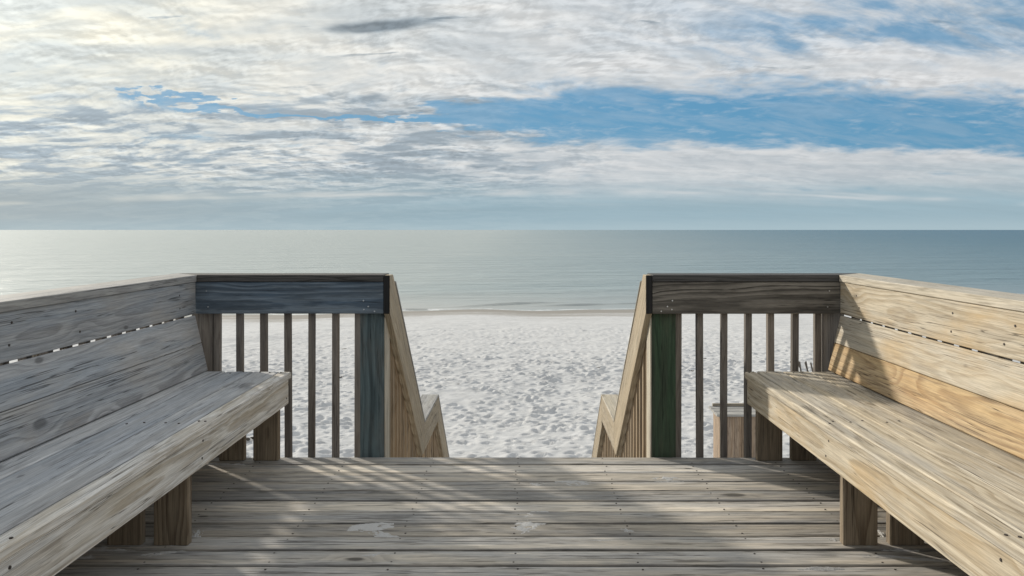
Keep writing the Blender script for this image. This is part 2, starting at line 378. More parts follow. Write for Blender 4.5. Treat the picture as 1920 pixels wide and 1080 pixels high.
_cache = {}
def board_mesh(L, W, T, c=0.004, segs=1, warp=0.0, key=None):
    """chamfered board, local x = length, y = width, z = thickness"""
    k = (round(L, 4), round(W, 4), round(T, 4), c, segs, key) if warp == 0 else None
    if k and k in _cache: return _cache[k].copy() if False else _cache[k]
    prof = []
    hy, hz = W / 2, T / 2
    for sy, sz in ((-1, -1), (1, -1), (1, 1), (-1, 1)):
        a = (sy * (hy - c), sz * hz); d = (sy * hy, sz * (hz - c))
        prof += [a, d] if (sy * sz) < 0 and False else ([d, a] if (sy, sz) in ((-1, -1), (1, 1)) else [a, d])
    vs, fs = [], []
    xs = [-L / 2] + [-L / 2 + c] + [(-L / 2 + c) + (L - 2 * c) * i / segs for i in range(1, segs)] + [L / 2 - c, L / 2]
    n = len(prof); s1, s2 = random.uniform(0, 99), random.uniform(0, 99)
    for i, xx in enumerate(xs):
        end = i in (0, len(xs) - 1)
        ky, kz = ((hy - c) / hy, (hz - c) / hz) if end else (1, 1)
        oy = warp * mnoise.noise((xx * 0.7 + s1, 0.3, 0)) if warp else 0
        oz = warp * 0.8 * mnoise.noise((xx * 0.7 + s2, 5.3, 0)) if warp else 0
        for (py, pz) in prof: vs.append((xx, py * ky + oy, pz * kz + oz))
    for i in range(len(xs) - 1):
        for j in range(n):
            a, b2 = i * n + j, i * n + (j + 1) % n
            fs.append((a, a + n, b2 + n, b2))
    fs.append(tuple(range(n))); fs.append(tuple(reversed(range((len(xs) - 1) * n, len(xs) * n))))
    me = bpy.data.meshes.new('board'); me.from_pydata(vs, [], fs)
    bm = bmesh.new(); bm.from_mesh(me); bmesh.ops.recalc_face_normals(bm, faces=bm.faces); bm.to_mesh(me); bm.free()
    if k: _cache[k] = me
    return me
def frame(xd, zd, loc):
    xd = Vector(xd).normalized(); zd = Vector(zd); zd = (zd - xd * zd.dot(xd)).normalized(); yd = zd.cross(xd)
    return Matrix((( xd.x, yd.x, zd.x, loc[0]), (xd.y, yd.y, zd.y, loc[1]), (xd.z, yd.z, zd.z, loc[2]), (0, 0, 0, 1)))
def board(name, loc, L, W, T, xd, zd, mat, parent, c=0.004, segs=1, warp=0.0):
    """loc = centre, xd = direction of the length, zd = normal of the wide face"""
    me = board_mesh(L, W, T, c, segs, warp, key=mat)
    return link_mesh(name, me, M[mat], parent, frame(xd, zd, loc))
def prism(name, outline, axis_vec, xd, zd, mat, parent):
    """outline: world points of one face, swept by axis_vec; local x along xd for the grain"""
    n = len(outline); c = sum((Vector(p) for p in outline), Vector()) / n + Vector(axis_vec) / 2
    mw = frame(xd, zd, c); inv = mw.inverted()
    vs = [inv @ Vector(p) for p in outline] + [inv @ (Vector(p) + Vector(axis_vec)) for p in outline]
    fs = [tuple(range(n)), tuple(range(2 * n - 1, n - 1, -1))] + [(i, (i + 1) % n, (i + 1) % n + n, i + n) for i in range(n)]
    me = bpy.data.meshes.new(name); me.from_pydata([tuple(p) for p in vs], [], fs)
    bm = bmesh.new(); bm.from_mesh(me); bmesh.ops.recalc_face_normals(bm, faces=bm.faces)
    bmesh.ops.bevel(bm, geom=list(bm.edges), offset=0.003, segments=1, affect='EDGES', clamp_overlap=True)
    bm.to_mesh(me); bm.free()
    return link_mesh(name, me, M[mat], parent, mw)

# ------------------------------------------------------------------ beach and sea
def base_profile(X, Y):
    s = Y - TILT * X + 1.5 * np.sin(X * 0.11 + 0.6) + 0.8 * np.sin(X * 0.31) + 0.4 * np.sin(X * 0.83 + 1.0)
    z = np.full_like(s, -3.10)
    t = np.clip((s - 20.0) / 36.0, 0, None)
    z = z - 1.20 * np.where(t < 1, t ** 1.25, 1 + (t - 1) * 1.9)
    return z
HX0, HX1, HY0, HY1, HR = -30.0, 30.0, 8.0, 46.0, 0.05
nx, ny = int((HX1 - HX0) / HR), int((HY1 - HY0) / HR)
hm = np.zeros((ny, nx), np.float32)
def stamp(cx, cy, a, b2, rot, depth):
    R = int(max(a, b2) * 2.3 / HR) + 1
    i, j = int((cy - HY0) / HR), int((cx - HX0) / HR)
    if i - R < 0 or j - R < 0 or i + R >= ny or j + R >= nx: return
    yy, xx = np.mgrid[-R:R + 1, -R:R + 1] * HR
    p = (xx * math.cos(rot) + yy * math.sin(rot)) / a; q = (-xx * math.sin(rot) + yy * math.cos(rot)) / b2
    r2 = p * p + q * q
    hm[i - R:i + R + 1, j - R:j + R + 1] += depth * (-np.exp(-r2 * 1.6) + 0.55 * np.exp(-(np.sqrt(r2) - 1.35) ** 2 * 5.0))
for _ in range(52000):
    cy = HY0 + (HY1 - HY0) * random.random() ** 1.25
    cx = random.uniform(HX0, HX1)
    far = max(0.0, (cy - 26) / 20)
    if random.random() < far * 0.9: continue
    if mnoise.noise((cx * 0.16, cy * 0.28, 3.3)) + 0.6 * mnoise.noise((cx * 0.5, cy * 0.8, 1.3)) < random.uniform(-0.75, 0.25) - 0.1: continue
    a = random.uniform(0.06, 0.105) if random.random() < 0.78 else random.uniform(0.10, 0.16)
    stamp(cx, cy, a, a * random.uniform(0.42, 0.8), random.gauss(0, 0.9), random.uniform(0.16, 0.56) * a * 1.15 * (1 - 0.55 * min(1, far)))
# tracks of single walkers and of wheels further down the beach
for k in range(16):
    x0 = random.uniform(-22, 22); y0 = random.uniform(26, 42); d = random.uniform(-0.35, 0.35)
    for i in range(60):
        cx = x0 + (i - 30) * 0.72; cy = y0 + (i - 30) * 0.72 * d * 0.5 + 0.11 * (-1) ** i
        stamp(cx, cy, 0.15, 0.075, d, 0.035)
def smooth_noise(shape, cell, seed):
    r = np.random.default_rng(seed); gy, gx = shape[0] // cell + 3, shape[1] // cell + 3
    gr = r.standard_normal((gy, gx)).astype(np.float32)
    yi = np.arange(shape[0]) / cell; xi = np.arange(shape[1]) / cell
    y0 = yi.astype(int); x0 = xi.astype(int); fy = (yi - y0)[:, None]; fx = (xi - x0)[None, :]
    fy = fy * fy * (3 - 2 * fy); fx = fx * fx * (3 - 2 * fx)
    A = gr[y0][:, x0]; B = gr[y0][:, x0 + 1]; C = gr[y0 + 1][:, x0]; D = gr[y0 + 1][:, x0 + 1]
    return (A * (1 - fx) + B * fx) * (1 - fy) + (C * (1 - fx) + D * fx) * fy
hm += 0.009 * smooth_noise(hm.shape, 3, 5) + 0.010 * smooth_noise(hm.shape, 6, 1) + 0.016 * smooth_noise(hm.shape, 16, 2) + 0.05 * smooth_noise(hm.shape, 70, 3)
ytop = HY0 + np.arange(ny) * HR
fade = np.clip((HY1 - ytop) / 6.0, 0, 1)[:, None] * np.clip((ytop - HY0) / 1.0, 0, 1)[:, None]
xs_ = HX0 + np.arange(nx) * HR
fade = fade * np.clip((HX1 - np.abs(xs_)) / 4.0, 0, 1)[None, :]
hm *= fade
def grow(start, step, ratio, end):
    out, p, s = [], start, step
    while p < end: p += s; s *= ratio; out.append(p)
    return out
xr = list(np.arange(0.025, 10.0, 0.05)); xr += grow(xr[-1], 0.055, 1.018, 60); xr += grow(xr[-1], 3.0, 1.5, 6000)
XS = np.array([-q for q in reversed(xr)] + xr)
yf = list(np.arange(9.0, 13.0, 0.10)) + list(np.arange(13.0, 27.0, 0.05)); yf += grow(yf[-1], 0.055, 1.011, 72); 
YS = np.array([-6000, -2000, -600, -200, -80, -40, -20, -10, -4, 0, 3, 5, 6.5, 7.5, 8.2, 8.6] + yf + [85, 110])
X, Y = np.meshgrid(XS, YS)
Z = base_profile(X, np.clip(Y, -50, 400))
Z = np.maximum(Z, -12)
Z = np.where(np.abs(X) > 300, np.maximum(np.minimum(Z, -3.1), np.where(Y > 50, -12, -3.1)), Z)
fi = np.clip((Y - HY0) / HR, 0, ny - 1.001); fj = np.clip((X - HX0) / HR, 0, nx - 1.001)
i0 = fi.astype(int); j0 = fj.astype(int); a = fi - i0; b2 = fj - j0
i1 = np.minimum(i0 + 1, ny - 1); j1 = np.minimum(j0 + 1, nx - 1)
hs = (hm[i0, j0] * (1 - a) * (1 - b2) + hm[i1, j0] * a * (1 - b2) + hm[i0, j1] * (1 - a) * b2 + hm[i1, j1] * a * b2)
inside = (Y > HY0) & (Y < HY1) & (X > HX0) & (X < HX1)
Z = Z + np.where(inside, hs, 0)
def grid_obj(name, X, Y, Z, mat):
    r, c = X.shape
    co = np.stack([X, Y, Z], -1).reshape(-1, 3).astype(np.float32)
    idx = np.arange(r * c).reshape(r, c)
    q = np.stack([idx[:-1, :-1], idx[:-1, 1:], idx[1:, 1:], idx[1:, :-1]], -1).reshape(-1, 4)
    me = bpy.data.meshes.new(name)
    me.vertices.add(len(co)); me.vertices.foreach_set('co', co.ravel())
    me.loops.add(q.size); me.loops.foreach_set('vertex_index', q.ravel().astype(np.int32))
    me.polygons.add(len(q)); me.polygons.foreach_set('loop_start', np.arange(0, q.size, 4, dtype=np.int32))
    me.update(calc_edges=True); me.polygons.foreach_set('use_smooth', np.ones(len(q), bool)); me.validate()
    return link_mesh(name, me, mat)
def sand_z(x, y):
    z = float(base_profile(np.array([[x]]), np.array([[y]]))[0, 0])
    if HY0 < y < HY1 and HX0 < x < HX1: z += float(hm[int((y - HY0) / HR), int((x - HX0) / HR)])
    return z
tag(grid_obj('beach', X, Y, Z, M['sand']), 'white trampled sand beach sloping down to the water', kind='structure')

xw = list(np.arange(0.0, 46.0, 0.45)); xw += grow(46, 0.6, 1.25, 60000)
XW = np.array([-q for q in reversed(xw[1:])] + xw)
YW = np.array(list(np.arange(36.0, 80.0, 0.14)) + grow(80, 0.2, 1.10, 80000))
X, Y = np.meshgrid(XW, YW)
off = Y - TILT * X - 56.0
Z = np.full_like(X, SEA_Z)
def ripple(o0, amp, wid, x0, xl, ph):
    p = (off - o0 - 0.7 * np.sin(X * 0.16 + ph) - 0.35 * np.sin(X * 0.43 + ph * 2)) / wid
    sh = np.where(p < 0, np.exp(-(p * 2.2) ** 2), np.exp(-(p * 0.8) ** 2))
    return amp * sh * np.exp(-((X - x0) / xl) ** 2)
Z += ripple(3.4, 0.17, 0.42, -1.0, 3.4, 0.3) + ripple(1.3, 0.15, 0.38, 4.0, 2.8, 1.9) + ripple(1.3, 0.14, 0.38, -8.0, 2.4, 4.0) + ripple(2.2, 0.10, 0.38, 9.0, 2.0, 3.0)
Z += ripple(7.5, 0.09, 1.3, 14.0, 12.0, 2.2) + ripple(14.0, 0.07, 1.8, -4.0, 16.0, 5.0) + ripple(2.0, 0.13, 0.9, 24.0, 9.0, 5.2) + ripple(2.0, 0.13, 0.9, -24.0, 7.0, 1.2)
sea = tag(grid_obj('sea', X, Y, Z, M['sea']), 'calm pale green sea reaching the horizon', kind='structure')

# ------------------------------------------------------------------ deck
EDGE = 4.514; PITCH = 0.146
deck = thing('wooden_deck', 'weathered grey plank deck platform between the two benches', 'deck', (0, 1.0, sand_z(0, 8.0)))
k = 0
while EDGE - PITCH * k > -1.6:
    yc = EDGE - PITCH * k - 0.0703
    board('deck_board', (random.uniform(-0.004, 0.004), yc, -0.019 + random.uniform(-0.0018, 0.0010)), 3.98, 0.1350 - random.uniform(0, 0.003), 0.038, (1, 0, 0), (random.uniform(-.004, .004), random.uniform(-.008, .008), 1), 'deck', deck, 0.004, 8, 0.0018)
    k += 1
YB = EDGE - PITCH * k
board('rim_joist', (0, EDGE - 0.021, -0.038 - 0.093 - 0.003), 3.94, 0.184, 0.038, (1, 0, 0), (0, 1, 0), 'frame', deck)
board('rim_joist', (0, YB + 0.03, -0.134), 3.94, 0.184, 0.038, (1, 0, 0), (0, 1, 0), 'frame', deck)
for i in range(9):
    xx = -1.92 + i * 0.48
    board('joist', (xx, (EDGE + YB) / 2, -0.134), EDGE - YB - 0.11, 0.184, 0.038, (0, 1, 0), (1, 0, 0), 'frame', deck)
for xx in (-1.75, 1.75):
    for yy in (3.9, 1.5, -0.9):
        z0 = -3.4
        board('support_post', (xx, yy, (z0 - 0.228) / 2), -0.228 - z0, 0.14, 0.14, (0, 0, 1), (0, 1, 0), 'frame', deck)

bm = bmesh.new()
for kk in range(k):
    for i in range(9):
        for f in (-0.042, 0.040):
            r = bmesh.ops.create_cone(bm, cap_ends=True, segments=6, radius1=0.0046, radius2=0.0042, depth=0.002)
            bmesh.ops.translate(bm, verts=r['verts'], vec=(-1.92 + i * 0.48 + random.uniform(-.012, .012), EDGE - PITCH * kk - 0.0703 + f + random.uniform(-.005, .005), 0.0))
me = bpy.data.meshes.new('screw_heads'); bm.to_mesh(me); bm.free()
tag(link_mesh('screw_heads', me, M['screw'], deck), kind='stuff')

# ------------------------------------------------------------------ guard rails
RT, CAPT, RB = 1.040, 0.038, 0.820       # top of cap, cap thickness, underside of rail board
YR = 4.476                               # front of the rail board facing the deck
CAPW = 0.195
XI = 1.820                               # inner face of the side rails
SE = -0.45                               # near end of the side rails
def front_rail(s, mats, label, xs, post_mat):
    t = thing('front_railing', label, 'railing', (s * 1.3, EDGE + 0.02, -0.20), 'front railings beside the stair opening')
    x0, x1 = 0.760, XI + 0.004
    board('rail_board', (s * (x0 + x1) / 2, YR + 0.019, (RB + RT - CAPT) / 2), x1 - x0, RT - CAPT - RB - 0.002, 0.038, (s, 0, 0), (0, -1, 0), mats[0], t, 0.003, 5, 0.002)
    # cap, mitred into the side cap
    yf = YR - 0.006
    out = [(s * x0, yf, RT - CAPT), (s * (XI - 0.008), yf, RT - CAPT), (s * (XI - 0.008 + CAPW), yf + CAPW, RT - CAPT), (s * x0, yf + CAPW, RT - CAPT)]
    prism('rail_cap', out, (0, 0, CAPT), (1, 0, 0), (0, 0, 1), mats[1], t)
    p = board('post', (s * (x0 + 0.004 + 0.07), EDGE + 0.072, 0.40), 1.202, 0.14, 0.14, (0, 0, 1), (0, -1, 0), post_mat, t, 0.005)
    board('post_face', (s * (x0 - 0.001), EDGE + 0.074, 0.30), 1.0, 0.134, 0.008, (0, 0, 1), (-s, 0, 0), 'post_pale', t, 0.002)  # pale board added over the side: weathered face with its light painted in
    p['label'] = 'blue green weathered post' if s < 0 else 'dark green stained post'
    for px in xs:
        xx = PX(px, EDGE)
        board('baluster', (xx, EDGE + 0.021, 0.40), 1.202 + random.uniform(-.002, .0), 0.0365, 0.0365, (random.uniform(-.004, .004), random.uniform(-.004, .0), 1), (random.uniform(-.08, .08), -1, 0), 'baluster', t, 0.003)
    board('corner_post', (s * 1.803, EDGE + 0.074, 0.40), 1.202, 0.12, 0.14, (0, 0, 1), (0, -1, 0), 'baluster', t, 0.005)
    # screw heads on the rail end
    bm = bmesh.new()
    for (qx, qz) in ((0.81, 0.835), (0.845, 0.862), (0.87, 0.845), (0.873, 0.895), (1.75, 0.86), (1.76, 0.95)):
        r = bmesh.ops.create_cone(bm, cap_ends=True, segments=8, radius1=0.0045, radius2=0.0038, depth=0.003)
        bmesh.ops.transform(bm, verts=r['verts'], matrix=Matrix.Translation((s * qx, YR - 0.002, qz)) @ Matrix.Rotation(math.radians(90), 4, 'X'))
    me = bpy.data.meshes.new('screw_heads'); bm.to_mesh(me); bm.free()
    tag(link_mesh('screw_heads', me, M['screw_bright'], t), kind='stuff')
    return t
front_rail(-1, ('rail_blue', 'cap_dark'), 'blue-grey weathered railing with dark cap beside the stair opening', (405.5, 448, 493, 538.5, 583, 628, 670.5), 'post_blue')
front_rail(1, ('rail_brown', 'cap_dark'), 'black streaked brown railing with dark green post beside the stair opening', (1272, 1313, 1358.5, 1404, 1446.5, 1492, 1535), 'post_green')

def side_rail(s, mats, label):
    t = thing('side_railing', label, 'railing', (s * 1.88, 2.0, -0.20), 'side railings behind the benches')
    y0, y1 = SE, YR
    board('top_board', (s * (XI + 0.019), (y0 + y1) / 2 - 0.003, (RB + RT - CAPT) / 2), y1 - y0 - 0.006, RT - CAPT - RB - 0.002, 0.038, (0, 1, 0), (-s, 0, 0), mats[0], t, 0.003, 8, 0.003)
    yf = YR - 0.006
    xi = XI - 0.008
    out = [(s * xi, y0, RT - CAPT), (s * (xi + CAPW), y0, RT - CAPT), (s * (xi + CAPW), yf + CAPW - 0.002, RT - CAPT), (s * xi, yf - 0.002, RT - CAPT)]
    prism('rail_cap', out, (0, 0, CAPT), (0, 1, 0), (0, 0, 1), mats[1], t)
    xb = s * (XI + 0.038 + 0.0215)
    yy = 4.405
    while yy > y0 + 0.05:
        board('baluster', (xb, yy, 0.40), 1.202, 0.0365, 0.0365, (0, random.uniform(-.002, .002), 1), (0, -1, 0), 'baluster', t, 0.003)
        yy -= 0.1368
    for yy in (3.20, 1.75, 0.30):
        board('post', (s * (XI + 0.038 + 0.042 + 0.0365), yy, 0.40), 1.2, 0.089, 0.089 - 0.01, (0, 0, 1), (0, -1, 0), 'frame', t, 0.005)
    # low skirt board outside the balusters and the narrow strip that shades the seat back
    board('skirt_board', (s * (XI + 0.038 - 0.020 + 0.0), (y0 + y1) / 2, 0.2275), y1 - y0 - 0.01, 0.443, 0.030, (0, 1, 0), (-s, 0, 0), 'leg', t, 0.004)
    return t
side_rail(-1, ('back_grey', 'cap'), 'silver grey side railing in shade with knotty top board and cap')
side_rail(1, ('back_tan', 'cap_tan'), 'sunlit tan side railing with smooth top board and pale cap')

# ------------------------------------------------------------------ benches
def bench(s, label, seat, nose, back, fascia):
    y0, y1 = 0.78, 4.455
    t = thing('bench', label, 'bench', (s * 1.5, (y0 + y1) / 2, 0), 'built-in benches along the side railings')
    L = y1 - y0; ym = (y0 + y1) / 2
    ZS = 0.500
    edges = [(1.270, 1.336), (1.342, 1.482), (1.489, 1.635), (1.642, 1.772)]
    for i, (a, b2) in enumerate(edges):
        dy = random.uniform(-0.010, 0.0) if i else -0.012
        board('seat_board', (s * (a + b2) / 2, ym + dy, ZS - 0.019 - random.uniform(0, 0.0015)), L, b2 - a, 0.038, (0, 1, 0), (random.uniform(-.006, .006), 0, 1), nose if i == 0 else seat, t, 0.006 if i == 0 else 0.004, 8, 0.0022)
    board('fascia', (s * (1.284 + 0.019), ym - 0.014, ZS - 0.038 - 0.071), L - 0.01, 0.14, 0.038, (0, 1, 0), (-s, 0, 0), fascia, t, 0.004, 8, 0.002)
    # leaning backrest boards
    top = Vector((s * 1.818, 0, 0.8138)); bot = Vector((s * 1.746, 0, 0.506))
    ax = (top - bot); Lb = ax.length; ax.normalize()
    nrm = Vector((-s * ax.z, 0, s * ax.x)) 
    if nrm.x * s > 0: nrm = -nrm
    wid = (Lb - 0.003) / 2
    for i in range(2):
        c = top - ax * (wid * (i + 0.5) + 0.003 * i) - nrm * 0.019
        board('back_board', (c.x, ym + 0.008, c.z), L, wid, 0.038, (0, 1, 0), nrm, back[i], t, 0.003, 8, 0.002)
    for yy in (4.440, 3.246, 2.03, 0.815):
        board('leg', (s * 1.4135, yy + 0.019, 0.230), 0.460, 0.142, 0.040, (0, 0, 1), (0, -1, 0), 'leg', t, 0.004)
        board('leg', (s * 1.606, yy + 0.021, 0.230), 0.460, 0.142, 0.040, (0, 0, 1), (0, -1, 0), 'leg', t, 0.004)
        board('cleat', (s * 1.54, yy + 0.062, 0.391), 0.42, 0.139, 0.036, (1, 0, 0), (0, -1, 0), 'leg', t, 0.003)
    bm = bmesh.new()
    def screw(p, n):
        r = bmesh.ops.create_cone(bm, cap_ends=True, segments=8, radius1=0.0052, radius2=0.0048, depth=0.003)
        q = Vector(n).to_track_quat('Z', 'Y').to_matrix().to_4x4()
        bmesh.ops.transform(bm, verts=r['verts'], matrix=Matrix.Translation(p) @ q)
    for yy in (4.42, 3.27, 2.05, 0.84):
        for i, (a, b2) in enumerate(edges[:3]):
            for f in (0.3, 0.72):
                screw((s * (a + (b2 - a) * f), yy + random.uniform(-.03, .03), ZS + 0.0002), (0, 0, 1))
        for zc in (0.36, 0.43):
            screw((s * 1.2835, yy + random.uniform(-.03, .03), zc), (-s, 0, 0))
    for yy in (4.22, 3.30, 2.9, 1.9):
        for zc in (0.87, 0.95): screw((s * (XI - 0.0005), yy + random.uniform(-.05, .05), zc + random.uniform(-.01, .01)), (-s, 0, 0))
    me = bpy.data.meshes.new('screw_heads'); bm.to_mesh(me); bm.free()
    tag(link_mesh('screw_heads', me, M['screw'], t), kind='stuff')
    return t
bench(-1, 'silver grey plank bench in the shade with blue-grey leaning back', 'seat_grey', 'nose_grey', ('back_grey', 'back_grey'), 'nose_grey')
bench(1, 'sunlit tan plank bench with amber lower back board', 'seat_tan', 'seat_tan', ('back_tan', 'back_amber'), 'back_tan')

# ------------------------------------------------------------------ stairs down to the beach
SLP = 0.835
Y1, Y2, Y3 = 4.60, 6.06, 7.02                    # rail starts to fall, level over the landing, falls again
LZ = RT - SLP * (Y2 - Y1)                        # cap height over the landing
LAND = LZ - RT
Y4 = Y3 + (LAND - (-3.08)) / SLP + 0.05
stairs = thing('beach_stairs', 'wooden stairs with landing going down from the deck to the sand', 'stairs', (0, Y4, sand_z(0, Y4)))
def flight(ya, za, yb, zb, n):
    rise, run = (za - zb) / n, (yb - ya) / n
    for i in range(1, n):
        board('tread', (0, ya + run * (i - 0.5) + 0.03, za - rise * i - 0.019), 1.41, run + 0.02, 0.038, (1, 0, 0), (0, 0, 1), 'deck', stairs, 0.004)
    for s in (-1, 1):
        o = [(s * 0.722, ya - 0.02, za - 0.06), (s * 0.722, yb + 0.02, zb - 0.06 + 0.05), (s * 0.722, yb + 0.02, zb - 0.22 if zb > -2.5 else zb - 0.06), (s * 0.722, ya - 0.02, za - 0.34)]
        prism('stringer', o, (s * 0.036, 0, 0), (0, yb - ya, zb - za), (1, 0, 0), 'frame', stairs)
flight(EDGE + 0.06, 0, Y2 - 0.06, LAND, 6)
yy = Y2 - 0.05
while yy < Y3 + 0.05:
    board('landing_board', (0, yy + 0.07, LAND - 0.019), 1.52, 0.139, 0.038, (1, 0, 0), (0, 0, 1), 'deck', stairs, 0.004)
    yy += 0.146
flight(yy, LAND, Y4, -3.08, 9)

def stair_rail(s, label):
    xi = 0.7235; th = 0.036
    t = thing('stair_railing', label, 'railing', (s * (xi + th / 2), Y4 - 0.1, sand_z(s * 0.74, Y4)), 'railings of the beach stairs')
    PH = 0.325                                    # plumb height of cap plus board on the slope
    top = RT
    x0 = s * xi; dxv = (s * th, 0, 0)
    g0 = 0.003
    CP = CAPT * math.sqrt(1 + SLP ** 2)
    ct = CAPT
    # upper board: plumb cut at the deck, level shoulder, then the slope
    ym = Y2 - 0.0
    zt = lambda y, y0=Y1: top - SLP * (y - y0)
    yb_ = Y2 - (PH - 0.217) / SLP
    o = [(x0, YR + 0.004, RB + 0.004), (x0, YR + 0.004, top - g0), (x0, Y1 - 0.01, top - g0), (x0, Y2 - 0.002, zt(Y2) + 0.0), (x0, Y2 - 0.002, LZ - 0.217), (x0, yb_, LZ - 0.217)]
    u1 = prism('upper_rail_board', o, dxv, (0, 1, -SLP), (1, 0, 0), 'stair', t)
    o = [(x0, Y2 + 0.002, LZ - 0.217), (x0, Y2 + 0.002, LZ), (x0, Y3 - 0.002, LZ), (x0, Y3 - 0.002, LZ - 0.217)]
    prism('landing_rail_board', o, dxv, (0, 1, 0), (1, 0, 0), 'stair', t)
    ye = Y4 - 0.1
    o = [(x0, Y3 + 0.002, LZ - 0.217 - 0.06), (x0, Y3 + 0.002, LZ - 0.002), (x0, ye, LZ - SLP * (ye - Y3)), (x0, ye, LZ - SLP * (ye - Y3) - 0.30)]
    prism('lower_rail_board', o, dxv, (0, 1, -SLP), (1, 0, 0), 'stair', t)
    # thin black piece covering the end of the upper board
    e = prism('board_end', [(s * (xi + 0.001), YR - 0.002, RB), (s * (xi + th), YR - 0.002, RB), (s * (xi + th), YR - 0.002, top - 0.002), (s * (xi + 0.001), YR - 0.002, top - 0.002)], (0, 0.005, 0), (0, 0, 1), (0, 1, 0), 'rail_black', t)
    e['label'] = 'black end of the handrail board'
    # caps lying on the boards and outwards over the posts
    cw = 0.150
    def cap(ya, za, yb, zb):
        o = [(s * (xi - 0.004), ya, za), (s * (xi - 0.004), yb, zb), (s * (xi - 0.004), yb, zb + 0.014), (s * (xi - 0.004), ya, za + 0.014)]
        prism('rail_cap', o, (s * cw, 0, 0), (0, yb - ya, zb - za), (1, 0, 0), 'cap_tan' if s > 0 else 'cap', t)
    cap(YR + CAPW + 0.002, top - SLP * (YR + CAPW + 0.002 - Y1) + 0.002, Y2 - 0.003, LZ + 0.002)
    cap(Y2, LZ + 0.002, Y3, LZ + 0.002)
    cap(Y3 + 0.003, LZ, ye, LZ - SLP * (ye - Y3) + 0.002)
    # balusters behind the boards
    xb = s * (xi + th + 0.0185 + 0.002)
    y = EDGE + 0.20
    while y < Y4 - 0.22:
        if y < Y2: zt_ = RT - SLP * (y - Y1); zb_ = -SLP * (y - Y1) - 0.06
        elif y < Y3: zt_ = LZ; zb_ = LAND - 0.10
        else: zt_ = LZ - SLP * (y - Y3); zb_ = zt_ - RT - 0.05
        zt_ -= 0.045
        board('baluster', (xb, y, (zt_ + zb_) / 2), zt_ - zb_, 0.0365, 0.0365, (0, 0, 1), (0, -1, 0), 'stair_bal', t, 0.003)
        y += 0.1368
    for yy, zt_ in ((Y2 + 0.09, LZ - 0.03), (Y3 - 0.09, LZ - 0.03), (Y4 - 0.17, LZ - SLP * (Y4 - 0.17 - Y3) - 0.05)):
        board('post', (s * (xi + th + 0.004 + 0.038 + 0.046), yy, (zt_ - 3.35) / 2), zt_ + 3.35, 0.089, 0.089, (0, 0, 1), (0, -1, 0), 'stair', t, 0.004)
    return t
stair_rail(-1, 'tan wooden handrail of the beach stairs joining the blue-grey railing')
stair_rail(1, 'golden wooden handrail of the beach stairs joining the black streaked railing')

# ------------------------------------------------------------------ things on the beach
# wooden box beyond the right hand railing
BD = 14.0
bx0, bx1 = PX(1350, BD), PX(1432, BD); bz = sand_z((bx0 + bx1) / 2, BD + 0.2) - 0.04; bt = PZ(780, BD)
box = thing('wooden_bin', 'brown plank bin with overhanging lid standing on the sand', 'bin', ((bx0 + bx1) / 2, BD + 0.25, bz))
n = 6; w = (bx1 - bx0) / n
for i in range(n):
    board('front_plank', (bx0 + w * (i + 0.5), BD + 0.012, (bz + bt) / 2), bt - bz, w - 0.006, 0.024, (random.uniform(-.02, .02), 0, 1), (0, -1, 0), 'bin', box, 0.003)
    board('back_plank', (bx0 + w * (i + 0.5), BD + 0.50, (bz + bt) / 2), bt - bz, w - 0.006, 0.024, (0, 0, 1), (0, -1, 0), 'bin', box, 0.003)
for i in range(4):
    for xx in (bx0 + 0.013, bx1 - 0.013):
        board('side_plank', (xx, BD + 0.026 + 0.1155 * (i + 0.5), (bz + bt) / 2), bt - bz, 0.111, 0.024, (0, 0, 1), (1, 0, 0), 'bin', box, 0.003)
for i in range(3):
    board('lid_board', ((bx0 + bx1) / 2, BD - 0.07 + 0.215 * (i + 0.5), bt + 0.022 + i * 0.004), bx1 - bx0 + 0.14, 0.209, 0.04, (1, 0, 0), (0, 0, 1), 'cap', box, 0.004)
board('lid_batten', ((bx0 + bx1) / 2, BD + 0.56, bt + 0.075), bx1 - bx0, 0.05, 0.05, (1, 0, 0), (0, 0, 1), 'frame', box, 0.004)

# slatted sand fence half buried further along
FD = 21.0
fx0, fx1 = PX(1496, FD), PX(1720, FD)
fence = thing('sand_fence', 'dark slatted sand fence leaning on the beach', 'fence', ((fx0 + fx1) / 2, FD, sand_z((fx0 + fx1) / 2, FD) - 0.1))
xx = fx0; i = 0
while xx < fx1:
    zb_ = sand_z(xx, FD + 0.03) - 0.12
    zt_ = PZ(678, FD) + random.uniform(-0.04, 0.03)
    lean = random.uniform(-0.30, -0.12)
    Lz = zt_ - zb_
    board('slat', (xx + lean * Lz / 2 + 0.1, FD + 0.012 * (-1) ** i, (zb_ + zt_) / 2), Lz * math.sqrt(1 + lean ** 2), 0.042, 0.010, (lean, 0, 1), (0, -1, 0), 'slat', fence, 0.002)
    xx += 0.100; i += 1
for zz_ in (0.25, 0.65):
    zf = sand_z((fx0 + fx1) / 2, FD) + zz_
    board('wire', ((fx0 + fx1) / 2, FD, zf), fx1 - fx0 + 0.1, 0.008, 0.008, (1, 0, 0), (0, 0, 1), 'wire', fence, 0.002)
for xx in (fx0 + 1.0, fx1 - 0.5):
    zb_ = sand_z(xx, FD + 0.06) - 0.2
    board('fence_post', (xx, FD + 0.06, zb_ + 0.55), 1.10, 0.06, 0.06, (0, 0, 1), (0, -1, 0), 'slat', fence, 0.004)

